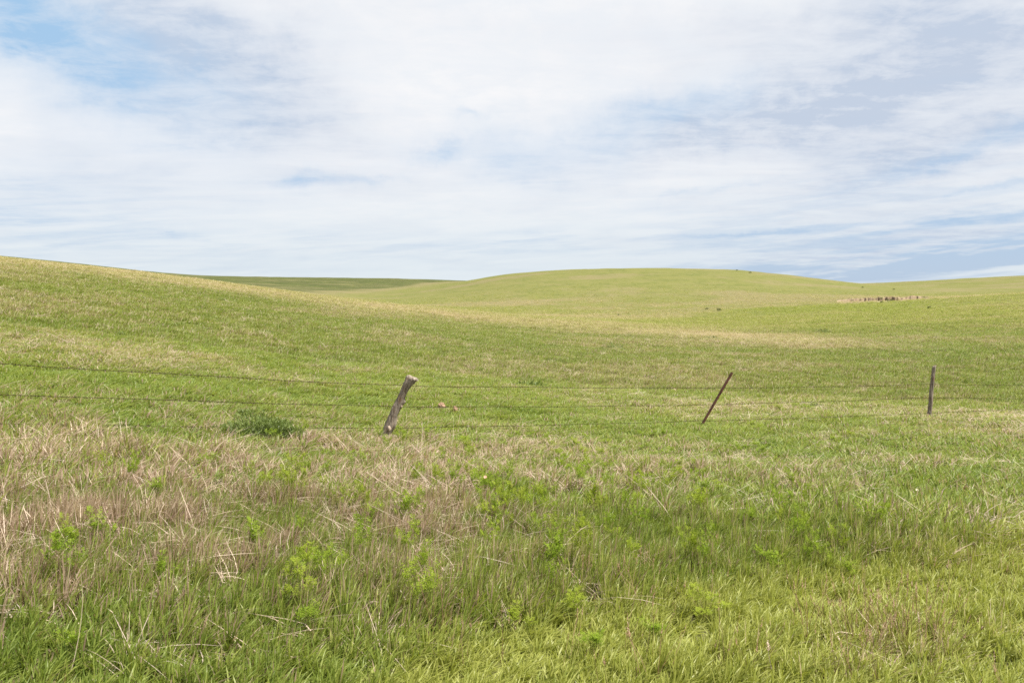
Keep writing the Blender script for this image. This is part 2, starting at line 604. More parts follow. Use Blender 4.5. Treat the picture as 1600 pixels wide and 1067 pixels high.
# ground: thatch and soil close by, the whole sward further off
M_ground, T = mat('prairie turf')
gpos = T.n('ShaderNodeNewGeometry').outputs['Position']
dry_a, yel_a = attr(T, 'dry'), attr(T, 'yel')
near_a, soil_a = attr(T, 'near'), attr(T, 'soil')
nA = T.noise(gpos, 3.2, 7, 0.68)
nB = T.noise(gpos, 0.55, 6, 0.62)
nC = T.noise(gpos, 0.10, 5, 0.60)
mps = T.n('ShaderNodeMapping')
T.nt.links.new(gpos, mps.inputs[0])
mps.inputs['Scale'].default_value = (0.25, 1.0, 1.0)
nD = T.noise(mps.outputs[0], 0.22, 7, 0.66)
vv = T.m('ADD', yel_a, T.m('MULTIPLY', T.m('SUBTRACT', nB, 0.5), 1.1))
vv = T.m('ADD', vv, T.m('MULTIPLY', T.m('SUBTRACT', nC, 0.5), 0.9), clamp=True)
gg = T.mix(T.ramp(vv, 0.0, 0.5), (0.046, 0.055, 0.018), (0.080, 0.094, 0.025))  # dark end also carries the far hill's painted cloud shadow
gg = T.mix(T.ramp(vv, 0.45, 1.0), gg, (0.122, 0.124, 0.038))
dd = T.m('ADD', dry_a, T.m('MULTIPLY', T.m('SUBTRACT', nA, 0.5), 1.5))
dd = T.m('ADD', dd, T.m('MULTIPLY', T.m('SUBTRACT', nD, 0.5), 1.3))
tt = T.mix(nA, (0.115, 0.100, 0.048), (0.185, 0.155, 0.082))
farc = T.mix(T.ramp(dd, 0.12, 1.0, 0.0, 0.85), gg, tt)
speck = T.ramp(T.noise(gpos, 1.3, 4, 0.7), 0.60, 0.70)
farc = T.mix(T.m('MULTIPLY', speck, 0.35), farc, (0.030, 0.042, 0.012))
nearc = T.mix(nA, (0.075, 0.062, 0.030), (0.19, 0.145, 0.085))
nearc = T.mix(T.m('MULTIPLY', T.m('SUBTRACT', 1.0, dry_a), 0.55), nearc, (0.065, 0.085, 0.02))
cc = T.mix(near_a, farc, nearc)
so = T.mix(T.ramp(T.noise(gpos, 1.4, 6, 0.7), 0.35, 0.65), (0.16, 0.10, 0.065), (0.25, 0.20, 0.135))
cc = T.mix(T.ramp(T.m('ADD', soil_a, T.m('MULTIPLY', T.m('SUBTRACT', nA, 0.5), 0.9)), 0.35, 0.65), cc, so)
hh = T.m('ADD', T.m('MULTIPLY', nA, 0.35), nB)
principled(T, cc, 0.95, 0.05, hh, 0.35, 0.55)

M_soil, T = mat('eroded soil')
gpos = T.n('ShaderNodeNewGeometry').outputs['Position']
s1 = T.noise(gpos, 1.1, 7, 0.7)
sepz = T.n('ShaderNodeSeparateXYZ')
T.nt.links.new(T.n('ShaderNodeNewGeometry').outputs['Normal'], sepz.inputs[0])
cc = T.mix(T.ramp(s1, 0.3, 0.7), (0.14, 0.098, 0.064), (0.25, 0.20, 0.13))
ap = attr(T, 'soil')
cc = T.mix(T.ramp(T.noise(gpos, 0.45, 6, 0.7), 0.52, 0.62, 0.0, 0.8), cc, (0.085, 0.092, 0.030))
cc = T.mix(T.ramp(ap, 0.35, 0.8), cc, (0.30, 0.26, 0.175))
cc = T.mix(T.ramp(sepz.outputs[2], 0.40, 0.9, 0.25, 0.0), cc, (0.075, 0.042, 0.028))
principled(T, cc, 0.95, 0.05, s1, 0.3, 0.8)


def wood_mat(name, a, b, c):
    m, T = mat(name)
    tcx = T.n('ShaderNodeTexCoord').outputs['Object']
    mpx = T.n('ShaderNodeMapping')
    T.nt.links.new(tcx, mpx.inputs[0])
    mpx.inputs['Scale'].default_value = (38, 38, 2.6)
    gr_ = T.noise(mpx.outputs[0], 1.0, 8, 0.68, 0.4)
    mp2 = T.n('ShaderNodeMapping')
    T.nt.links.new(tcx, mp2.inputs[0])
    mp2.inputs['Scale'].default_value = (14, 14, 5)
    pt = T.noise(mp2.outputs[0], 1.0, 5, 0.6)
    col_ = T.mix(T.ramp(gr_, 0.30, 0.66), a, b)
    col_ = T.mix(T.ramp(pt, 0.52, 0.68, 0, 0.75), col_, c)
    crack = T.ramp(gr_, 0.40, 0.33)
    col_ = T.mix(T.m('MULTIPLY', crack, 0.6), col_, (0.035, 0.026, 0.020))
    principled(T, col_, 0.88, 0.15, gr_, 0.012, 0.9)
    return m


M_wood = wood_mat('weathered grey wood', (0.125, 0.102, 0.082), (0.31, 0.26, 0.21), (0.22, 0.145, 0.095))
M_wood2 = wood_mat('weathered thin post', (0.105, 0.080, 0.062), (0.25, 0.21, 0.17), (0.12, 0.068, 0.045))
M_knot, T = mat('bare pale wood')
n = T.noise(T.n('ShaderNodeTexCoord').outputs['Object'], 60, 5)
principled(T, T.mix(n, (0.24, 0.18, 0.135), (0.42, 0.34, 0.26)), 0.85, 0.1, n, 0.004, 0.5)
M_rust, T = mat('rusty steel')
n = T.noise(T.n('ShaderNodeTexCoord').outputs['Object'], 45, 6, 0.65)
n2_ = T.noise(T.n('ShaderNodeTexCoord').outputs['Object'], 7, 4, 0.6)
cc = T.mix(T.ramp(n, 0.35, 0.65), (0.040, 0.017, 0.012), (0.120, 0.045, 0.026))
cc = T.mix(T.ramp(n2_, 0.55, 0.72, 0, 0.5), cc, (0.20, 0.13, 0.095))
principled(T, cc, 0.8, 0.3, n, 0.002, 0.5)
M_wire, T = mat('rusted wire')
n = T.noise(T.n('ShaderNodeTexCoord').outputs['Object'], 6, 4, 0.6)
principled(T, T.mix(n, (0.020, 0.013, 0.010), (0.055, 0.036, 0.028)), 0.9, 0.05)
M_stone, T = mat('pale dung and stone')
n = T.noise(T.n('ShaderNodeTexCoord').outputs['Object'], 14, 5, 0.65)
principled(T, T.mix(n, (0.20, 0.12, 0.08), (0.36, 0.25, 0.17)), 0.95, 0.05, n, 0.02, 0.8)


# ------------------------------------------------------------------ object helpers
def make_mesh(name, verts, faces, material, pts=None):
    me = bpy.data.meshes.new(name)
    me.from_pydata([tuple(map(float, v_)) for v_ in verts], [], faces)
    if material:
        for m_ in (material if isinstance(material, (list, tuple)) else [material]):
            me.materials.append(m_)
    if pts:
        for k, arr in pts.items():
            at = me.attributes.new(k, 'FLOAT', 'POINT')
            at.data.foreach_set('value', np.asarray(arr, dtype=np.float32))
    me.update()
    return me


def link(name, me, parent=None, loc=None, smooth=False):
    o = bpy.data.objects.new(name, me)
    COL.objects.link(o)
    if loc is not None:
        o.location = loc
    if parent is not None:
        o.parent = parent
    if smooth and me:
        me.polygons.foreach_set('use_smooth', [True] * len(me.polygons))
    return o


def tag(o, label=None, cat=None, group=None, kind=None):
    if label:
        o['label'] = label
    if cat:
        o['category'] = cat
    if group:
        o['group'] = group
    if kind:
        o['kind'] = kind
    return o


# ------------------------------------------------------------------ ground mesh
az_list = list(np.radians(np.arange(-180, -46, 4.0))) + list(np.radians(np.arange(-46, 46.01, 0.3))) + list(np.radians(np.arange(50, 180, 4.0)))
az_list += list(np.linspace(BA0 - 0.01, BA1 + 0.01, 260))
az_arr = np.unique(np.round(np.array(az_list), 6))
r_arr = np.concatenate([np.exp(np.linspace(math.log(0.6), math.log(40), 90)),
                        np.exp(np.linspace(math.log(41), math.log(1100), 190)),
                        np.exp(np.linspace(math.log(1200), math.log(9000), 14)),
                        np.linspace(194, 222, 80)])
r_arr = np.sort(r_arr)
NA, NR = len(az_arr), len(r_arr)
AA, RR = np.meshgrid(az_arr, r_arr, indexing='ij')
GX, GY = RR * np.sin(AA), RR * np.cos(AA)
GZ = ground_z(GX, GY)
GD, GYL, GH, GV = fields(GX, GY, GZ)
gnear = 1 - sstep(60, 115, RR)
gbd = RR - bank_r(AA)
gsoil = np.exp(-((gbd + 9.5 - 2.0 * np.sin(AA * 60)) / 2.6) ** 2) * sstep(0.25, 0.5, bank_w(AA)) + 0.22 * (1 - sstep(-1.5, -0.4, gbd)) * (1 - sstep(0.4, 0.8, gbd)) + 0.55 * np.exp(-((gbd + 6) / 7.0) ** 2) * g2(AA, AA * 0, 0.44, 0, 0.065, 1)

# which piece of the land a cell belongs to
quad_i, quad_j = np.meshgrid(np.arange(NA), np.arange(NR - 1), indexing='ij')
cr = RR[:, :-1]
ca = AA[:, :-1]
part_id = np.zeros(cr.shape, int)                 # 0 meadow this side of the dip
split = np.interp(ca, [-0.9, -0.2, 0.0, 0.25, 0.9], [125, 135, 130, 150, 120])
part_id[cr >= split] = 1                          # middle hill
part_id[(cr >= split) & (cr > np.interp(ca, [-0.9, -0.25, -0.08, -0.04], [125, 200, 450, 900])) & (ca < -0.04)] = 2   # far hill, cloud shadow painted into its colour
part_id[(ca > 0.44) & (cr > np.interp(ca, [0.44, 0.5], [330, 225]))] = 3        # right-hand far hill
part_id[cr > 1150] = 4
bd = cr - bank_r(ca)
part_id[(bank_w(ca) > 0.16 + 0.3 * fbm(ca * 500, cr * 0.2, 1.0, 3, 79)) & (bd > -17.0 * np.clip(bank_w(ca), 0, 1) * (0.25 + 1.1 * fbm(ca * 330, cr * 0.15, 1.0, 3, 77))) & (bd < 0.7)] = 5
spec = {
    0: ('meadow', 'green grazed meadow rising to a pale dry crest behind the fence'),
    1: ('grassy_hill', 'broad rounded yellow-green hill in the middle distance'),
    2: ('grassy_hill', 'far green hill with painted cloud shadow left of the broad round hill'),
    3: ('grassy_hill', 'pale far hill rising at the right edge of the picture'),
    4: ('plain', 'far flat prairie out to the horizon'),
    5: ('eroded_bank', 'bare reddish eroded bank with pale sand at the foot of the hill'),
}
flatV = np.stack([GX.ravel(), GY.ravel(), GZ.ravel()], 1)
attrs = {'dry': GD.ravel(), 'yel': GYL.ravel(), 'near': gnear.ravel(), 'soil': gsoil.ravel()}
for pid, (nm, lab) in spec.items():
    sel = part_id == pid
    qi, qj = quad_i[sel], quad_j[sel]
    qi2 = (qi + 1) % NA
    fv = np.stack([qi * NR + qj, qi2 * NR + qj, qi2 * NR + qj + 1, qi * NR + qj + 1], 1)[:, ::-1]
    used, inv = np.unique(fv, return_inverse=True)
    inv = inv.reshape(fv.shape)
    vs = flatV[used]
    fs = [tuple(q) for q in inv.tolist()]
    at_ = {k: a_[used] for k, a_ in attrs.items()}
    if pid == 0:      # close the middle under the camera
        c0 = len(vs)
        vs = np.vstack([vs, [[0, 0, 0.0]]])
        ring = [int(np.where(used == k * NR)[0][0]) for k in range(NA)]
        fs += [(c0, ring[(k + 1) % NA], ring[k]) for k in range(NA)]
        at_ = {k: np.append(a_, a_[0]) for k, a_ in at_.items()}
    me = make_mesh(nm, vs, fs, M_soil if pid == 5 else M_ground, at_)
    o = link(nm, me, smooth=True)
    tag(o, lab, kind='structure')


# ------------------------------------------------------------------ grass clumps
def blades(n, rad, h0, h1, w0, w1, lean=0.12, bend=0.5, seed=0, segs=3, flat=0.0, curl=0.0):
    rg = np.random.default_rng(seed)
    V, Fc, R1, R2 = [], [], [], []
    for _ in range(n):
        rr = rad * math.sqrt(rg.random())
        th = rg.random() * 2 * PI
        bx, by = rr * math.cos(th), rr * math.sin(th)
        h = rg.uniform(h0, h1)
        w = rg.uniform(w0, w1)
        ba = rg.random() * 2 * PI
        bd_ = np.array([math.cos(ba), math.sin(ba)]) * bend * rg.uniform(0.25, 1.0) + np.array([lean, 0.0])
        b0 = bd_ * rg.uniform(0.2, 0.5)
        fa = rg.random() * 2 * PI
        wd = np.array([math.cos(fa), math.sin(fa), 0]) * w * 0.5
        r1, r2 = rg.random(), rg.random()
        base = len(V)
        cu = curl * rg.uniform(-1, 1)
        for k in range(segs + 1):
            t = k / segs
            bb = b0 * t + (bd_ - b0) * t * t
            cx = cu * math.sin(t * PI * 1.3) * h
            hx = bx + (bb[0] + cx) * h
            hy = by + (bb[1] - cx * 0.6) * h
            L = math.hypot(bb[0], bb[1])
            z = h * t * (1 - 0.42 * min(L, 1.6) * t) * (1 - flat)
            p = np.array([hx, hy, z - 0.01])
            if k < segs:
                ww = 1.0 - 0.65 * t ** 1.4
                V += [p - wd * ww, p + wd * ww]
                R1 += [r1, r1]
                R2 += [r2, r2]
            else:
                V.append(p)
                R1.append(r1)
                R2.append(r2)
        for k in range(segs - 1):
            a = base + 2 * k
            Fc.append((a, a + 1, a + 3, a + 2))
        a = base + 2 * (segs - 1)
        Fc.append((a, a + 1, a + 2))
    return V, Fc, R1, R2


def seed_head(V, Fc, R1, R2, p, d, L, w, rg, nspk=14):
    """feathery head of small spikelets along direction d"""
    p, d = np.array(p, float), np.array(d, float)
    for k in range(nspk):
        t = k / nspk
        c = p + d * L * t
        a = rg.random() * 2 * PI
        o = np.array([math.cos(a), math.sin(a), 0.9]) * w * (1.15 - t) * rg.uniform(0.6, 1.2)
        s = np.array([-math.sin(a), math.cos(a), 0.2]) * w * 0.22
        b = len(V)
        V += [c - s, c + s, c + o]
        Fc.append((b, b + 1, b + 2))
        r = rg.random()
        R1 += [r] * 3
        R2 += [r] * 3


def stem_strip(V, Fc, R1, R2, pts, w, r):
    """thin three-sided stem along points"""
    base = len(V)
    n = len(pts)
    for k, p in enumerate(pts):
        ww = w * (1 - 0.5 * k / max(n - 1, 1))
        for j in range(3):
            a = j * 2 * PI / 3
            V.append(np.array(p, float) + np.array([math.cos(a), math.sin(a), 0]) * ww * 0.5)
            R1.append(r)
            R2.append(r)
    for k in range(n - 1):
        for j in range(3):
            a, b = base + 3 * k + j, base + 3 * k + (j + 1) % 3
            Fc.append((a, b, b + 3, a + 3))


def source_collection(name, meshes):
    c = bpy.data.collections.new(name)
    for k, me in enumerate(meshes):
        o = bpy.data.objects.new('%s %02d' % (name, k), me)
        c.objects.link(o)
    return c


def scatter(name, P, rot, scl, idx, extra, coll, label, mat_=None):
    me = bpy.data.meshes.new(name)
    me.from_pydata([tuple(p) for p in P.tolist()], [], [])
    a = me.attributes.new('rot', 'FLOAT_VECTOR', 'POINT')
    a.data.foreach_set('vector', rot.astype(np.float32).ravel())
    a = me.attributes.new('scl', 'FLOAT_VECTOR', 'POINT')
    a.data.foreach_set('vector', scl.astype(np.float32).ravel())
    a = me.attributes.new('idx', 'INT', 'POINT')
    a.data.foreach_set('value', idx.astype(np.int32))
    for k, arr in extra.items():
        a = me.attributes.new(k, 'FLOAT', 'POINT')
        a.data.foreach_set('value', arr.astype(np.float32))
    o = link(name, me)
    ng = bpy.data.node_groups.new('scatter ' + name, 'GeometryNodeTree')
    ng.interface.new_socket('Geometry', in_out='INPUT', socket_type='NodeSocketGeometry')
    ng.interface.new_socket('Geometry', in_out='OUTPUT', socket_type='NodeSocketGeometry')
    nd = ng.nodes
    gi, go = nd.new('NodeGroupInput'), nd.new('NodeGroupOutput')
    iop = nd.new('GeometryNodeInstanceOnPoints')
    ci = nd.new('GeometryNodeCollectionInfo')
    ci.inputs['Collection'].default_value = coll
    ci.inputs['Separate Children'].default_value = True
    ci.inputs['Reset Children'].default_value = True
    iop.inputs['Pick Instance'].default_value = True

    def na(nm, ty):
        q = nd.new('GeometryNodeInputNamedAttribute')
        q.data_type = ty
        q.inputs[0].default_value = nm
        return q.outputs[0]
    e2r = nd.new('FunctionNodeEulerToRotation')
    ng.links.new(na('rot', 'FLOAT_VECTOR'), e2r.inputs[0])
    ng.links.new(gi.outputs[0], iop.inputs['Points'])
    ng.links.new(ci.outputs[0], iop.inputs['Instance'])
    ng.links.new(na('idx', 'INT'), iop.inputs['Instance Index'])
    ng.links.new(e2r.outputs[0], iop.inputs['Rotation'])
    ng.links.new(na('scl', 'FLOAT_VECTOR'), iop.inputs['Scale'])
    ng.links.new(iop.outputs[0], go.inputs[0])
    md = o.modifiers.new('scatter', 'NODES')
    md.node_group = ng
    tag(o, label, kind='stuff')
    return o


def wedge(n, r0, r1, half=44.0, p=1.0):
    """random places in the sector ahead, area-uniform for p=1"""
    a = np.radians(RNG.uniform(-half, half, n))
    u = RNG.random(n)
    r = (r0 ** (2 * p) + u * (r1 ** (2 * p) - r0 ** (2 * p))) ** (1 / (2 * p))
    return r * np.sin(a), r * np.cos(a)


def rot_scale(n, tilt=0.10, spin=0.35, any_spin=False):
    rot = np.zeros((n, 3))
    rot[:, 0] = RNG.normal(0, tilt, n)
    rot[:, 1] = RNG.normal(0, tilt, n) + 0.08
    rot[:, 2] = RNG.uniform(-PI, PI, n) if any_spin else RNG.normal(0, spin, n)
    return rot


near_src = source_collection('near clump', [
    make_mesh('near clump', *((lambda q: (q[0], q[1]))(b_)), M_grass, {'rnd': b_[2], 'rnd2': b_[3]})
    for b_ in [blades(34, 0.10, 0.45, 1.0, 0.020, 0.040, 0.20, 0.48, 100 + k, 4) for k in range(7)]])
mid_src = source_collection('mid clump', [
    make_mesh('mid clump', b_[0], b_[1], M_grass, {'rnd': b_[2], 'rnd2': b_[3]})
    for b_ in [blades(64, 0.50, 0.45, 1.1, 0.026, 0.046, 0.18, 0.42, 200 + k, 3) for k in range(6)]])
dry_src = source_collection('thatch clump', [
    make_mesh('thatch clump', b_[0], b_[1], M_dry, {'rnd': b_[2], 'rnd2': b_[3]})
    for b_ in [blades(26, 0.14, 0.5, 1.15, 0.011, 0.022, 0.28, 1.05, 300 + k, 6, 0.05, 0.42) for k in range(4)]
    + [blades(14, 0.10, 0.7, 1.35, 0.009, 0.018, 0.32, 0.6, 320 + k, 6, 0.0, 0.25) for k in range(3)]])

# 1. green grass from the camera to beyond the fence. clump meshes are 1 m tall, scaled to the sward
def put(name, X, Y, coll, ncoll, hmul, wmul, label, keep=None, tilt=0.1, dry_add=0.0, hvar=(0.55, 1.35)):
    Z = ground_z(X, Y)
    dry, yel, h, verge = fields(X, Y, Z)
    if keep is not None:
        k = keep(X, Y, Z, dry, yel, h, verge)
        X, Y, Z, dry, yel, h = X[k], Y[k], Z[k], dry[k], yel[k], h[k]
    n = len(X)
    hs = h * hmul * RNG.uniform(hvar[0], hvar[1], n)
    s = np.stack([wmul(X, Y, hs), wmul(X, Y, hs), hs], 1)
    scatter(name, np.stack([X, Y, Z - 0.01], 1), rot_scale(n, tilt), s, RNG.integers(0, ncoll, n),
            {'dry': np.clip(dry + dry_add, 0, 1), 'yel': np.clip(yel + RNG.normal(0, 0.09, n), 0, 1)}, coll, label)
    return n


counts = []
Xn, Yn = wedge(11500, 2.6, 7.5, 46)
counts.append(put('foreground_grass', Xn, Yn, near_src, 7, 1.0, lambda X, Y, h: 0.25 + 0 * h,
    'tall green grass with dead blades filling the foreground'))
Xn, Yn = wedge(42000, 7.3, 26, 43)
counts.append(put('meadow_grass', Xn, Yn, near_src, 7, 1.0, lambda X, Y, h: 0.42 + 0.012 * np.hypot(X, Y),
    'green grass flecked with dead blades along and behind the fence'))
Xn, Yn = wedge(60000, 24, 75, 42)
counts.append(put('slope_grass', Xn, Yn, mid_src, 6, 1.0, lambda X, Y, h: 0.26 + 0.004 * np.hypot(X, Y),
    'short green grass on the near slope below the pale crest'))
Xn, Yn = wedge(45000, 70, 150, 40)
counts.append(put('crest_grass', Xn, Yn, mid_src, 6, 1.15, lambda X, Y, h: 0.55 + 0 * h,
    'pale dry grass along the crest of the near rise'))

Xn, Yn = wedge(60000, 120, 330, 38, 0.8)
kk = lambda X, Y, Z, dry, yel, h, v: RNG.random(len(X)) < 1 - sstep(150, 320, np.hypot(X, Y))
counts.append(put('hill_grass', Xn, Yn, mid_src, 6, 1.1, lambda X, Y, h: 0.75 + 0 * h,
    'grass tufts thinning out over the foot of the round hill', kk))

# 2. dead thatch
Xn, Yn = wedge(40000, 3.0, 24, 44)
kk = lambda X, Y, Z, dry, yel, h, v: RNG.random(len(X)) < np.clip(dry * 1.05 - 0.10, 0, 0.75) * (1 - 0.35 * sstep(12, 18, np.hypot(X, Y)))
counts.append(put('dead_grass', Xn, Yn, dry_src, 7, 0.90, lambda X, Y, h: 0.30 + 0.010 * np.hypot(X, Y),
    'matted pale dead grass lying between the green blades', kk, 0.2))
Xn, Yn = wedge(11000, 17, 75, 42)
kk = lambda X, Y, Z, dry, yel, h, v: RNG.random(len(X)) < np.clip(dry * 1.3 - 0.1, 0.05, 1)
counts.append(put('dead_grass', Xn, Yn, dry_src, 7, 1.25, lambda X, Y, h: 0.55 + 0 * h,
    'scattered dead tufts on the grazed slope behind the fence', kk, 0.2))

# 3. reddish seed heads in the verge at the lower right
heads = []
for k in range(4):
    rg = np.random.default_rng(500 + k)
    V, Fc, R1, R2 = [], [], [], []
    for q in range(3):
        ax, ay = rg.normal(0, 0.03, 2)
        lx, ly = rg.normal(0.10, 0.12), rg.normal(0, 0.12)
        H = rg.uniform(0.75, 1.1) * 0.30
        pts = [(ax + lx * t * t * H * 2, ay + ly * t * t * H * 2, H * t) for t in (0, .35, .7, 1)]
        stem_strip(V, Fc, R1, R2, pts, 0.003, rg.random())
        seed_head(V, Fc, R1, R2, pts[-1], (lx * .8, ly * .8, 0.8), 0.070, 0.010, rg, 20)
    heads.append(make_mesh('red head', V, Fc, M_red, {'rnd': R1}))
red_src = source_collection('red head', heads)
Xn, Yn = wedge(9000, 2.6, 7.0, 44)
Zn = ground_z(Xn, Yn)
ppx, ppy = project(Xn, Yn, Zn)
w_ = 0.75 * g2(ppx, ppy, 1520, 1035, 230, 60) + 0.16 * g2(ppx, ppy, 1000, 1010, 260, 60) + 0.10 * sstep(860, 940, ppy) * sstep(900, 1400, ppx) + 0.006
w_ = w_ * sstep(0.40, 0.62, fbm(Xn, Yn, 1.6, 3, 88)) * 0.8
k = RNG.random(len(Xn)) < w_
Xn, Yn, Zn = Xn[k], Yn[k], Zn[k]
n = len(Xn)
s = np.repeat(RNG.uniform(0.65, 1.1, (n, 1)), 3, 1)
scatter('seed_heads', np.stack([Xn, Yn, Zn], 1), rot_scale(n, 0.15, any_spin=True), s, RNG.integers(0, 4, n), {'dry': np.zeros(n)},
        red_src, 'reddish brown grass seed heads in the verge at the lower right')
print('clumps', counts, n)


# ------------------------------------------------------------------ the barbed wire fence
fence = link('barbed_wire_fence', None, loc=(0, 0, 0))
tag(fence, 'old three-strand barbed wire fence on leaning posts across the meadow', 'fence')
D1, D2, D3 = 12.9, 17.2, 19.0


def round_post(name, path, radii, material, parent, segs=28, rough=0.10, seed=0, bumps=(), top=(0, 0), parts_label=None):
    """path of world points from below ground to the top; radii in metres; bumps: (t, angle, height, spread_t, spread_a)"""
    rg = np.random.default_rng(seed)
    base = Vector(path[0])
    P_ = [np.array(Vector(p) - base) for p in path]
    n = 46
    ts = np.linspace(0, 1, n)
    tt_ = np.linspace(0, 1, len(P_))
    cx = [np.interp(ts, tt_, [p[k] for p in P_]) for k in range(3)]
    ker = np.ones(5) / 5
    for k in (0, 1):
        c_ = np.pad(cx[k], 2, mode='reflect', reflect_type='odd')
        cx[k] = np.convolve(c_, ker, 'valid')
    rad = np.interp(ts, np.linspace(0, 1, len(radii)), radii)
    ang = np.arange(segs) / segs * 2 * PI
    groove = 1 + rough * (rg.random(segs) - 0.5) * 1.3
    V, Fc = [], []
    for i in range(n):
        for j in range(segs):
            r = rad[i] * (groove[j] * (1 + rough * 0.35 * math.sin(ts[i] * 23 + j * 1.7)))
            for (bt, ba, bh, st, sa) in bumps:
                da = (ang[j] - ba + PI) % (2 * PI) - PI
                r += bh * math.exp(-((ts[i] - bt) / st) ** 2 - (da / sa) ** 2)
            z = cx[2][i]
            if i >= n - 3:      # ragged slanting top
                z += top[0] * math.cos(ang[j]) + top[1] * (rg.random() - 0.5)
                if i == n - 1:
                    r *= 0.80
            V.append((cx[0][i] + r * math.cos(ang[j]), cx[1][i] + r * math.sin(ang[j]), z))
    for i in range(n - 1):
        for j in range(segs):
            a, b = i * segs + j, i * segs + (j + 1) % segs
            Fc.append((a, b, b + segs, a + segs))
    c = len(V)
    V.append((cx[0][-1], cx[1][-1], cx[2][-1] - 0.012))
    for j in range(segs):
        Fc.append(((n - 1) * segs + j, (n - 1) * segs + (j + 1) % segs, c))
    me = make_mesh(name, V, Fc, material)
    o = link(name, me, parent, base, smooth=False)
    return o, base


def knot(parent, base, p, r, flat=(1, 0.6, 1), seed=0):
    rg = np.random.default_rng(seed)
    V, Fc = [], []
    nu, nv = 10, 7
    for i in range(nv + 1):
        th = PI * i / nv
        for j in range(nu):
            ph = 2 * PI * j / nu
            q = 1 + 0.25 * (rg.random() - 0.5)
            V.append((r * flat[0] * math.sin(th) * math.cos(ph) * q, r * flat[1] * math.sin(th) * math.sin(ph) * q, r * flat[2] * math.cos(th) * q))
    for i in range(nv):
        for j in range(nu):
            a, b = i * nu + j, i * nu + (j + 1) % nu
            Fc.append((a, b, b + nu, a + nu))
    me = make_mesh('knot', V, Fc, M_knot)
    o = link('knot', me, parent, Vector(p) - base, smooth=True)
    return o


# knotted leaning post
pp = [(592, 705), (597, 692), (604, 676), (611, 658), (617, 644), (623, 630), (628, 619), (633, 608), (638, 598), (643, 588)]
path = [at_depth(x, y, D1 - 0.02 * k) for k, (x, y) in enumerate(pp)]
pa, pb = round_post('wooden_post', path, [0.088, 0.085, 0.080, 0.074, 0.070, 0.066, 0.062, 0.060, 0.064, 0.070, 0.066], M_wood, fence,
                    seed=3, rough=0.13, bumps=((0.57, 0.0, 0.042, 0.045, 0.55), (0.30, -0.2, 0.030, 0.06, 0.6), (0.50, PI + 0.5, 0.018, 0.05, 0.5),
                             (0.955, 0.0, 0.058, 0.05, 0.55), (0.88, 0.1, 0.026, 0.06, 0.6)), top=(-0.022, 0.022))
tag(pa, 'thick grey knotted wooden post leaning to the right')
for (x, y, r, fl, k) in ((627.3, 634, 0.028, (0.75, 0.9, 1.2), 1), (612.5, 643.0, 0.024, (0.8, 0.8, 1.35), 2), (608.0, 669, 0.036, (0.8, 0.8, 1.35), 3), (646.8, 597.0, 0.024, (0.7, 0.9, 1.4), 4)):
    knot(pa, pb, at_depth(x, y, D1 - 0.115), r, fl, k)

# thin upright post at the right
pp = [(1450.5, 668), (1451.5, 655), (1453, 640), (1454.5, 620), (1456.3, 600), (1458, 585), (1459.5, 571.5)]
path = [at_depth(x, y, D3) for x, y in pp]
pc, pd = round_post('wooden_post', path, [0.050, 0.048, 0.046, 0.044, 0.043, 0.041, 0.040], M_wood2, fence, segs=18, seed=8, rough=0.22,
                    bumps=((0.25, PI, 0.02, 0.05, 0.8), (0.6, PI, 0.008, 0.1, 0.8)), top=(0.012, 0.02))
tag(pc, 'thin upright grey wooden post at the right')
# brace stub at its foot
stub, sb = round_post('stub', [at_depth(1444, 662, D3 - 0.1), at_depth(1447, 654, D3 - 0.1), at_depth(1450.5, 646.5, D3 - 0.1)],
                      [0.026, 0.028, 0.022], M_rust, pc, segs=10, seed=12, rough=0.3)
stub.location = sb - pd
tag(stub, 'short rusty stub leaning at the foot of the post')

# posts beyond the frame, carrying the wires on
DL, DR = 7.4, 22.0
Lx, Rx = -520, 1700
gl = ground_z(*[(px_dir(Lx, 600) * DL / px_dir(Lx, 600)[1])[k] for k in (0, 1)])
for (xx, dd_, nm, sd) in ((Lx, DL, 'wooden_post', 21), (Rx, DR, 'wooden_post', 22)):
    q = at_depth(xx, 600, dd_)
    gz = float(ground_z(q.x, q.y))
    o_, _ = round_post(nm, [(q.x, q.y, gz - 0.2), (q.x + 0.01, q.y, gz + 0.5), (q.x + 0.03, q.y, gz + 1.2)], [0.055, 0.052, 0.048], M_wood2, fence, segs=14, seed=sd, rough=0.15)

# rusty steel T post
b0, b1 = at_depth(1086, 680, D2), at_depth(1143.0, 581.5, D2)
axis = (b1 - b0)
Lp = axis.length
prof = [(-0.031, -0.004), (-0.005, -0.004), (-0.005, -0.040), (0.005, -0.040), (0.005, -0.004), (0.031, -0.004), (0.031, 0.005), (-0.031, 0.005)]
V, Fc = [], []
for zz in (0, Lp):
    for (a, b) in prof:
        V.append((a, b, zz))
n = len(prof)
for j in range(n):
    Fc.append((j, (j + 1) % n, n + (j + 1) % n, n + j))
Fc.append(tuple(range(n))[::-1])
Fc.append(tuple(range(n, 2 * n)))
tp = link('steel_post', make_mesh('steel_post', V, Fc, M_rust), fence, b0)
zaxis = axis.normalized()
tp.rotation_mode = 'QUATERNION'
tp.rotation_quaternion = zaxis.to_track_quat('Z', 'Y')
tag(tp, 'rusty brown steel post leaning steeply to the right')
V, Fc = [], []
for k in range(22):
    z0 = 0.22 + k * 0.053
    if z0 > Lp - 0.03:
        break
    b = len(V)
    for (x_, y_, z_) in ((-.007, .004, 0), (.007, .004, 0), (.007, .013, .006), (-.007, .013, .006), (-.007, .004, .016), (.007, .004, .016)):
        V.append((x_, y_ + 0.001, z0 + z_))
    Fc += [(b, b + 1, b + 2, b + 3), (b + 3, b + 2, b + 5, b + 4)]
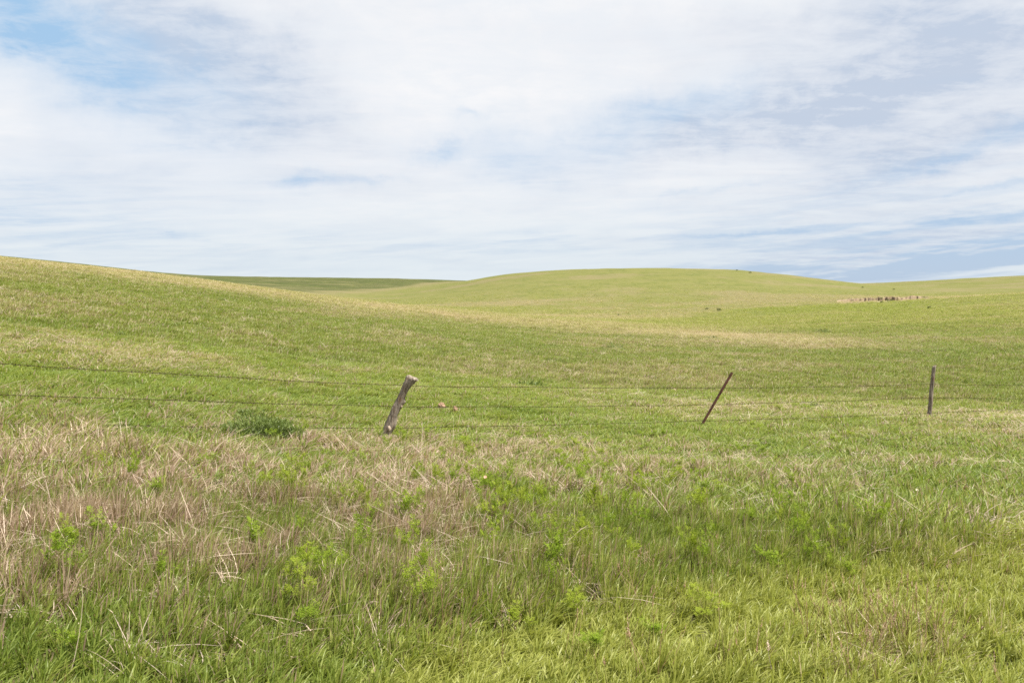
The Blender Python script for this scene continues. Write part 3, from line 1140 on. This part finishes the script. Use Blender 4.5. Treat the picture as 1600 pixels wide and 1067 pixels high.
so_ = link('stud', make_mesh('stud', V, Fc, M_rust), tp)
tag(so_, kind='stuff')
# anchor collar near the ground
V = [(-.038, -.012, .16), (.038, -.012, .16), (.038, .012, .16), (-.038, .012, .16), (-.036, -.01, .25), (.036, -.01, .25), (.036, .01, .25), (-.036, .01, .25)]
Fc = [(0, 3, 2, 1), (4, 5, 6, 7), (0, 1, 5, 4), (1, 2, 6, 5), (2, 3, 7, 6), (3, 0, 4, 7)]
link('collar', make_mesh('collar', V, Fc, M_rust), tp)

# wires: picture heights at the left edge, knotted post, steel post, thin post, right edge
wires = [
    [(-520, 520, DL), (0, 568, 9.3), (640, 603, D1 - .08), (1129, 606, D2 - .05), (1455, 600, D3 - .05), (1700, 602, DR)],
    [(-520, 577, DL), (0, 616, 9.3), (626, 635.3, D1 - .08), (1113, 632, D2 - .05), (1453.5, 621, D3 - .05), (1700, 622, DR)],
    [(-520, 625, DL), (0, 661, 9.3), (608, 669.0, D1 - .10), (1098, 657.5, D2 - .05), (1452, 645, D3 - .05), (1700, 634, DR)],
]
names = ['top', 'middle', 'bottom']
for wi, w_ in enumerate(wires):
    K = [at_depth(x, y, d) for x, y, d in w_]
    pts = []
    for i in range(len(K) - 1):
        L = (K[i + 1] - K[i]).length
        m_ = max(3, int(L / 0.025))
        sag = 0.0 if i == 0 else 0.010 + 0.012 * ((wi * 7 + i * 3) % 5) / 5
        if i in (0,):
            sag = 0.0
        for j in range(m_):
            t = j / m_
            p = K[i].lerp(K[i + 1], t)
            p.z -= sag * 4 * t * (1 - t) + 0.004 * math.sin(t * L * 2.1 + wi)
            p.y += 0.006 * math.sin(t * L * 1.3 + wi * 2)
            pts.append(p)
    pts.append(K[-1])
    V, Fc = [], []
    for s_ in (0, 1):
        base = len(V)
        for k, p in enumerate(pts):
            ph = k * 2 * PI / 5.0 + s_ * PI
            o_ = Vector((0, math.cos(ph), math.sin(ph))) * 0.0023
            for (yy, zz) in ((1, 0), (0, 1), (-1, 0), (0, -1)):
                V.append(p + o_ + Vector((0, yy, zz)) * 0.0023)
        for k in range(len(pts) - 1):
            for j in range(4):
                a, b = base + 4 * k + j, base + 4 * k + (j + 1) % 4
                Fc.append((a, b, b + 4, a + 4))
    wo_ = link('wire', make_mesh('wire', V, Fc, M_wire), fence)
    tag(wo_, '%s strand of barbed wire' % names[wi])
    V, Fc = [], []
    rg = np.random.default_rng(40 + wi)
    acc = 0.0
    nxt = 0.05
    for k in range(1, len(pts)):
        acc += (pts[k] - pts[k - 1]).length
        if acc < nxt:
            continue
        nxt = acc + rg.uniform(0.115, 0.135)
        p = pts[k]
        b = len(V)
        # wrapped coil
        for xx in (-0.008, 0.008):
            for j in range(6):
                a = j * PI / 3
                V.append(p + Vector((xx, math.cos(a) * 0.0062, math.sin(a) * 0.0062)))
        for j in range(6):
            Fc.append((b + j, b + (j + 1) % 6, b + 6 + (j + 1) % 6, b + 6 + j))
        for q in range(4):
            a = rg.random() * 2 * PI
            d = Vector((rg.uniform(-0.5, 0.5), math.cos(a), math.sin(a))).normalized()
            e = d.orthogonal().normalized() * 0.0018
            f_ = d.cross(e)
            b = len(V)
            V += [p + e, p - e * 0.5 + f_ * 0.87, p - e * 0.5 - f_ * 0.87, p + d * 0.021]
            Fc += [(b, b + 1, b + 3), (b + 1, b + 2, b + 3), (b + 2, b, b + 3)]
    bo = link('barb', make_mesh('barb', V, Fc, M_wire), wo_)
    tag(bo, kind='stuff')


# ------------------------------------------------------------------ plants that can be picked out
def rose_meshes(seed, H=0.30, n_stem=7, spread=0.16, leaf=0.018):
    rg = np.random.default_rng(seed)
    V, Fc, R1, R2 = [], [], [], []
    SV, SF, S1, S2 = [], [], [], []
    for s_ in range(n_stem):
        a = rg.random() * 2 * PI
        tx, ty = math.cos(a) * spread * rg.uniform(0.2, 1), math.sin(a) * spread * rg.uniform(0.2, 1)
        h = H * rg.uniform(0.65, 1.05)
        pts = [(tx * t * (0.4 + 0.6 * t), ty * t * (0.4 + 0.6 * t), h * t) for t in (0, .25, .5, .75, 1)]
        stem_strip(SV, SF, S1, S2, pts, 0.005, rg.random())
        for q in range(16):
            t = rg.uniform(0.74, 1.0)
            c = np.array([tx * t * (0.4 + 0.6 * t), ty * t * (0.4 + 0.6 * t), h * t])
            la = rg.random() * 2 * PI
            d = np.array([math.cos(la), math.sin(la), rg.uniform(0.1, 0.9)])
            d /= np.linalg.norm(d)
            side = np.cross(d, [0, 0, 1.0])
            side /= np.linalg.norm(side) + 1e-6
            up = np.cross(side, d)
            L = rg.uniform(0.05, 0.085)
            rl = rg.random()
            for m_ in range(3):                      # paired leaflets and the end one
                pc_ = c + d * L * (0.35 + 0.3 * m_)
                for sg in (-1, 1):
                    dd_ = side * sg * 0.85 + d * 0.5 + up * rg.uniform(-0.2, 0.35)
                    dd_ /= np.linalg.norm(dd_)
                    ww = np.cross(dd_, up)
                    ww /= np.linalg.norm(ww) + 1e-6
                    l_ = leaf * rg.uniform(0.8, 1.25)
                    b = len(V)
                    V += [pc_, pc_ + dd_ * l_ * 0.55 + ww * l_ * 0.33, pc_ + dd_ * l_ * 1.25, pc_ + dd_ * l_ * 0.55 - ww * l_ * 0.33]
                    Fc.append((b, b + 1, b + 2, b + 3))
                    r = min(1, max(0, rl * 0.5 + rg.random() * 0.5 + (t - 0.7) * 0.5))
                    R1 += [r] * 4
    return (make_mesh('rose_leaves', V, Fc, M_rose, {'rnd': R1}), make_mesh('rose_stem', SV, SF, M_twig, {'rnd': S1}))


rose_var = [rose_meshes(600 + k, 0.42 + 0.02 * (k % 3), 7 + k % 3, 0.21 + 0.03 * (k % 4)) for k in range(7)]
ORD = ['leftmost', 'second from the left', 'third from the left', 'fourth from the left', 'fifth from the left', 'sixth from the left',
       'seventh from the left', 'eighth from the left', 'ninth from the left', 'tenth from the left', 'eleventh from the left', 'twelfth from the left',
       'thirteenth from the left', 'fourteenth from the left', 'fifteenth from the left', 'sixteenth from the left', 'seventeenth from the left',
       'eighteenth from the left', 'nineteenth from the left', 'twentieth from the left', 'twenty-first from the left', 'twenty-second from the left',
       'twenty-third from the left', 'twenty-fourth from the left', 'twenty-fifth from the left', 'twenty-sixth from the left']
ROSES = {
    'in the dead grass at the left edge': [(170, 752), (215, 775), (120, 878), (148, 866), (84, 940), (105, 880), (240, 805)],
    'in the dead grass left of the knotted post': [(325, 738), (395, 760), (410, 787), (445, 775), (455, 785), (430, 693), (480, 690), (400, 892), (556, 735)],
    'around the foot of the knotted post': [(565, 682), (592, 690), (625, 687), (637, 690), (660, 683), (672, 678)],
    'in the green grass at the bottom left': [(130, 1035), (470, 962), (475, 930), (500, 942), (520, 918), (488, 1003), (260, 935)],
    'right of the knotted post near the wires': [(722, 697), (728, 706), (735, 718), (788, 700), (803, 690), (854, 690), (900, 697), (912, 712), (949, 692), (960, 700)],
    'in the thick patch below the middle of the fence': [(750, 782), (762, 800), (778, 812), (792, 822), (800, 795), (835, 790), (760, 830), (742, 770), (815, 828), (848, 805), (868, 790), (705, 778)],
    'beside the thick rose patch on its left': [(625, 840), (640, 828), (655, 843), (645, 900), (662, 932), (575, 905), (650, 970)],
    'just right of the thick rose patch': [(880, 745), (895, 757), (912, 748), (905, 778), (930, 800), (945, 815), (985, 762), (918, 735)],
    'below and left of the steel post': [(1045, 712), (1035, 745), (1060, 760), (1085, 768), (1095, 792), (1098, 812), (1092, 832), (1003, 788), (1108, 905), (1120, 778)],
    'right of the steel post': [(1150, 706), (1165, 700), (1180, 695), (1188, 705), (1180, 668), (1165, 735), (1215, 637), (1240, 632), (1262, 636)],
    'in the lower middle grass': [(862, 905), (868, 918), (905, 868), (945, 858), (962, 848), (995, 852), (958, 862), (870, 942), (895, 968), (918, 912)],
    'in the bottom middle verge': [(805, 990), (935, 1030), (1035, 1010), (1102, 968), (975, 905), (1085, 900), (780, 880)],
    'in the green grass at the right': [(1220, 838), (1250, 845), (1262, 852), (1368, 845), (1112, 898), (1190, 905), (1225, 820), (1245, 865)],
}
first_rose = {}
nr = 0
for phrase, lst in ROSES.items():
    lst = sorted(lst)
    for k, (x, y) in enumerate(lst):
        p = hit(x, y + 9)
        r = math.hypot(p[0], p[1])
        root = link('rose_shrub', None, loc=p)
        vi = random.randrange(7)
        s = random.uniform(0.50, 0.88) * (0.48 + 0.026 * r)
        hl = fields(np.array([p[0]]), np.array([p[1]]), np.array([p[2]]))[2][0]
        root.scale = (s, s, max(0.17, hl * 1.16) / 0.42 * random.uniform(0.95, 1.12))
        root.rotation_euler = (random.uniform(-.1, .1), random.uniform(0, .2), random.uniform(0, 6.28))
        tag(root, 'yellow-green shrub, %s %s' % (ORD[k], phrase), 'shrub', 'yellow-green rose shrubs dotted through the grass')
        link('leaves', rose_var[vi][0], root)
        link('stem', rose_var[vi][1], root)
        nr += 1

# small sprigs among them
kx = 0
cells = {}
while kx < 120:
    x, y = RNG.normal(880, 290), RNG.uniform(668, 930)
    if not (380 < x < 1330) or y > 860 + (x - 400) * 0.06 or vnoise(np.array([x / 60.0]), np.array([y / 30.0]), 5)[0] < 0.42:
        continue
    kx += 1
    p = hit(x, y + 8)
    r = math.hypot(p[0], p[1])
    root = link('rose_sprig', None, loc=p)
    vi = kx % 7
    s = random.uniform(0.30, 0.50) * (0.62 + 0.03 * r)
    root.scale = (s, s, max(0.8, s) * random.uniform(0.8, 1.0))
    root.rotation_euler = (random.uniform(-.1, .1), random.uniform(0, .2), random.uniform(0, 6.28))
    hl = fields(np.array([p[0]]), np.array([p[1]]), np.array([p[2]]))[2][0]
    root.scale[2] = max(0.14, hl * 1.06) / 0.42
    vy = min(4, int((y - 672) / 52))
    vx = 0 if x < 600 else 1 if x < 840 else 2 if x < 1090 else 3
    cells.setdefault((vy, vx), []).append((x, root))
    link('leaves', rose_var[vi][0], root)
    link('stem', rose_var[vi][1], root)

VY = ['near the lowest wire', 'above the rose patch', 'beside the rose patch', 'below the rose patch', 'lowest of all']
VX = ['left of the knotted post', 'right of the knotted post', 'mid picture', 'under the steel post']
for (vy, vx), lst in cells.items():
    for k, (x, root) in enumerate(sorted(lst, key=lambda q: q[0])):
        tag(root, 'green sprig, %s, %s, %s' % ((ORD[k] if k < len(ORD) else 'furthest right') if len(lst) > 1 else 'alone', VY[vy], VX[vx]), 'sprig', 'small leafy sprigs scattered below the fence')

# one pink bloom in the thick patch
def bloom(name, x, y, size, material, label, cat):
    p = hit(x, y + 6)
    rg = np.random.default_rng(int(x))
    root = link(name, None, loc=p)
    tag(root, label, cat)
    V, Fc, R1 = [], [], []
    for k in range(6):
        a = k * 2 * PI / 6 + 0.2
        d = np.array([math.cos(a), math.sin(a), 0.55])
        s_ = np.array([-math.sin(a), math.cos(a), 0]) * 0.5
        b = len(V)
        V += [(0, 0, 0), tuple((d * 0.7 + s_) * size), tuple((d * 1.15 + s_ * .3) * size), tuple((d * 1.15 - s_ * .3) * size), tuple((d * 0.7 - s_) * size)]
        Fc.append((b, b + 1, b + 2, b + 3, b + 4))
        R1 += [rg.random()] * 5
    me = make_mesh('petals', V, Fc, material, {'rnd': R1})
    q = link('petals', me, root, (0.01, -0.02, 0.30))
    q.rotation_euler = (0.75, 0, 0)
    SV, SF, S1, S2 = [], [], [], []
    stem_strip(SV, SF, S1, S2, [(0, 0, 0), (0, -.01, .15), (0.01, -.02, .30)], 0.004, .5)
    link('stem', make_mesh('stem', SV, SF, M_bush, {'rnd': S1}), root)


bloom('rose_bloom', 757, 785, 0.016, M_petal, 'single pink bloom at the left of the thick rose patch', 'flower')
bloom('yarrow_flower', 1428, 805, 0.013, M_cream, 'small cream flower in the green grass at the right', 'flower')


def bush_mesh(seed, W_, H_, n, leaf, depth=0.6, lean=0.0):
    rg = np.random.default_rng(seed)
    V, Fc, R1 = [], [], []
    lobes = [(rg.uniform(-0.75, 0.75), rg.uniform(-0.5, 0.5), rg.uniform(0.45, 1.0)) for _ in range(9)]
    for q in range(n):
        lx, ly, lh = lobes[rg.integers(0, 9)]
        a, u = rg.random() * 2 * PI, math.sqrt(rg.random())
        x = lx + 0.36 * u * math.cos(a)
        y = ly + 0.36 * u * math.sin(a)
        top = lh * math.sqrt(max(0, 1 - 0.7 * (x * x)))
        z = top * rg.random() ** 0.7
        c = np.array([x * W_ / 2, y * W_ / 2 * depth, z * H_])
        d = np.array([rg.normal(0, 0.5) + x * 0.6 + lean, rg.normal(0, 0.5), rg.uniform(0.3, 1.2)])
        d /= np.linalg.norm(d)
        w = np.cross(d, rg.normal(0, 1, 3))
        w /= np.linalg.norm(w) + 1e-6
        l_ = leaf * rg.uniform(0.6, 1.3)
        b = len(V)
        V += [c - w * l_ * 0.06, c + w * l_ * 0.06, c + d * l_ * 0.6 + w * l_ * 0.09, c + d * l_ * 1.15, c + d * l_ * 0.6 - w * l_ * 0.09]
        Fc.append((b, b + 1, b + 2, b + 3, b + 4))
        r = rg.random()
        R1 += [r] * 5
    SV, SF, S1, S2 = [], [], [], []
    for lx, ly, lh in lobes:
        stem_strip(SV, SF, S1, S2, [(0, 0, 0), (lx * W_ * .25, ly * W_ * .2 * depth, lh * H_ * .4), (lx * W_ * .45, ly * W_ * .4 * depth, lh * H_ * .8)], 0.012 * W_, rg.random())
    return V, Fc, R1, SV, SF, S1


def bush(name, x, y, W_, H_, n, leaf, material, label, group=None, seed=1, lean=0.0, cat='bush'):
    p = hit(x, y)
    root = link(name, None, loc=p)
    tag(root, label, cat, group)
    V, Fc, R1, SV, SF, S1 = bush_mesh(seed, W_, H_, n, leaf, lean=lean)
    link('foliage', make_mesh('foliage', V, Fc, material, {'rnd': R1}), root)
    link('stem', make_mesh('stem', SV, SF, M_twig, {'rnd': S1}), root)


bush('dark_bush', 392, 690, 1.30, 0.42, 7500, 0.050, M_bush, 'dark green bushy plant behind the lowest wire, left of the knotted post', seed=5)
MIDB = [(190, 530, 24, 10, 'small dark green tuft on the left slope'), (150, 540, 12, 6, 'smallest dark tuft beside the dark tuft on the left slope'),
        (958, 547, 26, 9, 'wider dark green tuft on the slope behind the steel post'), (940, 548, 14, 7, 'small dark green tuft left of the wider slope tuft'),
        (1110, 530, 16, 5, 'dark tuft on the pale crest above the steel post'), (345, 472, 16, 6, 'faint dark tuft high on the left slope'),
        (62, 468, 14, 5, 'faint dark tuft near the top of the left slope'), (1428, 577, 10, 6, 'tiny dark tuft left of the thin upright post'),
        (1508, 557, 9, 5, 'tiny dark tuft right of the thin upright post'), (822, 606, 60, 6, 'low dark streak of leafy plants behind the top wire'),
        (1285, 520, 20, 5, 'dark tuft in the dip below the eroded bank'), (1330, 643, 22, 8, 'low green herb clump under the wires left of the thin post'),
        (1270, 640, 26, 8, 'low green herb clump under the wires right of the steel post')]
for k, (x, y, w, h, lab) in enumerate(MIDB):
    p = hit(x, y)
    r = math.hypot(p[0], p[1])
    bush('herb_clump', x, y, w / F * r * 1.35, h / F * r * 1.1, 200, 0.12 * w / F * r, M_bush, lab, 'dark leafy tufts on the slope', 30 + k, cat='plant')
FARB = [(1151, 419, 3), (1172, 423, 4), (1348, 450, 3), (1382, 449, 3), (1396, 453, 3), (1390, 471, 6), (1377, 473, 4), (1452, 482, 5),
        (1105, 484, 5), (1122, 486, 7), (862, 436, 4), (967, 493, 4), (953, 419, 3), (1062, 430, 3), (1112, 421, 3), (1289, 438, 3),
        (1498, 488, 5), (1315, 441, 3), (1245, 433, 3), (1037, 424, 3), (1570, 459, 4), (1548, 460, 3), (866, 433, 3), (700, 448, 3)]
FARL = ['on the skyline right of the hilltop', 'on the skyline furthest right of the hilltop pair', 'on the falling skyline above the eroded bank',
        'on the skyline at the saddle', 'just below the skyline at the saddle', 'green, growing at the foot of the eroded bank',
        'spreading low at the foot of the eroded bank', 'in the grass right of the eroded bank', 'left of two on the lower middle hillside',
        'right of two on the lower middle hillside', 'on the upper left shoulder of the round hill', 'beside the pale crest at the foot of the hill',
        'just under the hilltop on its left', 'just under the hilltop on its right', 'on the skyline nearest the hilltop', 'low on the falling skyline',
        'in the green grass at the right edge', 'halfway down the falling skyline', 'high on the falling skyline', 'at the middle of the hilltop',
        'on the nearer rise at the right edge', 'on the nearer rise left of the right edge', 'beside another on the left shoulder', 'on the left foot of the round hill']
for k, ((x, y, w), lb) in enumerate(zip(FARB, FARL)):
    if k in (3, 10, 12, 13, 14, 15, 16, 17, 18, 19, 20, 21, 22, 23):
        continue
    p = hit(x, y)
    r = math.hypot(p[0], p[1])
    if r > 900:
        p = hit(x, y + 4)
        r = math.hypot(p[0], p[1])
        y = y + 4
    sz = w / F * r
    bush('sage_bush', x, y, sz * 1.1, sz * 0.55, 110, 0.3 * sz, M_sage, 'small dark bush %s' % lb, 'low bushes dotted over the far hill', 60 + k)

# pale dung pats in the grass right of the knotted post
def lump(name, x, y, w, h, seed, label):
    p = hit(x, y)
    rg = np.random.default_rng(seed)
    V, Fc = [], []
    nu, nv = 14, 8
    for i in range(nv + 1):
        th = PI * i / nv
        for j in range(nu):
            ph = 2 * PI * j / nu
            q = 1 + 0.35 * (rg.random() - 0.5)
            V.append((w * math.sin(th) * math.cos(ph) * q, w * 0.7 * math.sin(th) * math.sin(ph) * q, h * math.cos(th) * q))
    for i in range(nv):
        for j in range(nu):
            a, b = i * nu + j, i * nu + (j + 1) % nu
            Fc.append((a, b, b + nu, a + nu))
    o = link(name, make_mesh(name, V, Fc, M_stone), loc=(p[0], p[1], p[2] + h * 1.3))
    tag(o, label, 'rock', 'pale lumps behind the fence')


lump('pale_rock', 690, 643, 0.075, 0.085, 1, 'pale tan stone in the grass, left of two behind the wires')
lump('pale_rock', 711, 649, 0.055, 0.085, 2, 'reddish tan stone in the grass, right of two behind the wires')


# ------------------------------------------------------------------ single dry stalks
def stalk(x0, y0, x1, y1, label, head=0.0, width=0.003, material=None, depth=None, name='dry_stalk'):
    """stalk rooted where the line of sight through (x0,y0) meets the ground, tip seen at (x1,y1)"""
    p = hit(x0, y0)
    tip = at_depth(x1, y1, p[1] * random.uniform(0.97, 1.03))
    v = np.array(tip) - p
    rg = np.random.default_rng(int(x0 * 13 + y0))
    sag = np.array([rg.normal(0, 0.04), rg.normal(0, 0.04), 0.05]) * np.linalg.norm(v)
    fx = lambda t: v * t + sag * 4 * t * (1 - t)
    V, Fc, R1, R2 = [], [], [], []
    stem_strip(V, Fc, R1, R2, [fx(t) for t in np.linspace(0, 1, 7)], width, 0.85)
    o = link(name, make_mesh(name, V, Fc, material or M_dry, {'rnd': R1}), loc=p)
    tag(o, label, 'stalk', 'tall dry stalks standing out of the grass')
    if head > 0:
        V, Fc, R1, R2 = [], [], [], []
        d = fx(1) - fx(0.9)
        d /= np.linalg.norm(d)
        seed_head(V, Fc, R1, R2, fx(1) - d * head * 0.4, d, head, head * 0.22, rg, 26)
        link('seed_head', make_mesh('seed_head', V, Fc, M_dry if material is None else material, {'rnd': R1}), o)
    return o


ST = {
    'through the wires at the left': [(50, 705, 107, 651), (118, 712, 145, 622), (98, 690, 104, 622), (38, 700, 35, 675), (10, 680, 14, 647), (175, 665, 182, 640)],
    'in front of the dark bush': [(340, 705, 358, 676), (370, 712, 388, 680), (303, 698, 312, 667), (226, 705, 234, 664), (440, 690, 415, 655), (496, 688, 470, 640)],
    'in the dead grass on the left': [(42, 795, 41, 738), (46, 780, 44, 750), (352, 800, 360, 757), (280, 770, 278, 752), (230, 690, 205, 722), (345, 820, 372, 750)],
    'in the green grass at the bottom left': [(202, 1040, 203, 955), (108, 1060, 126, 895), (197, 975, 220, 842), (245, 1000, 271, 961), (330, 1000, 343, 945), (228, 970, 245, 918), (145, 985, 153, 965)],
    'below the knotted post': [(560, 890, 590, 815), (485, 850, 500, 833), (567, 868, 575, 852), (612, 760, 622, 700), (600, 720, 610, 672), (655, 750, 660, 660), (470, 830, 485, 815)],
    'right of the knotted post': [(705, 715, 708, 646), (668, 705, 682, 652), (660, 700, 656, 640), (676, 690, 690, 655), (808, 702, 803, 672), (764, 760, 766, 722)],
    'in the middle of the foreground': [(828, 884, 862, 843), (862, 896, 890, 848), (1022, 925, 1045, 889), (855, 892, 857, 850), (830, 900, 840, 888), (668, 905, 690, 872), (655, 900, 655, 855), (960, 915, 968, 900), (935, 755, 942, 722)],
    'between the middle and the steel post': [(1028, 765, 1057, 731), (1070, 785, 1076, 740), (1000, 735, 990, 705), (922, 700, 918, 652), (990, 700, 992, 668), (1095, 900, 1118, 860)],
    'below the thin upright post': [(1490, 700, 1492, 672), (1480, 690, 1468, 665), (1570, 775, 1572, 700), (1545, 800, 1532, 732), (1430, 770, 1412, 722), (1535, 795, 1508, 745), (1395, 725, 1400, 690)],
    'in the verge at the bottom right': [(1555, 1000, 1548, 935), (1445, 1010, 1435, 965), (1390, 990, 1385, 957), (1210, 1060, 1200, 1010), (1318, 905, 1313, 868), (1205, 895, 1215, 850)],
}
for phrase, lst in ST.items():
    lst = sorted(lst)
    for k, s_ in enumerate(lst):
        stalk(*s_, 'thin pale dry stalk, %s %s' % (ORD[k], phrase), head=0.07 if (k % 3 == 1) else 0.0)
stalk(1503, 790, 1507, 762, 'stout rusty brown dock spike in the green grass at the right', 0.12, 0.006, M_red, name='dock_spike')
stalk(1544, 800, 1537, 748, 'tall stalk with a brown tufted head below the thin post', 0.10, 0.005, M_red, name='dock_spike')
print('roses', nr)
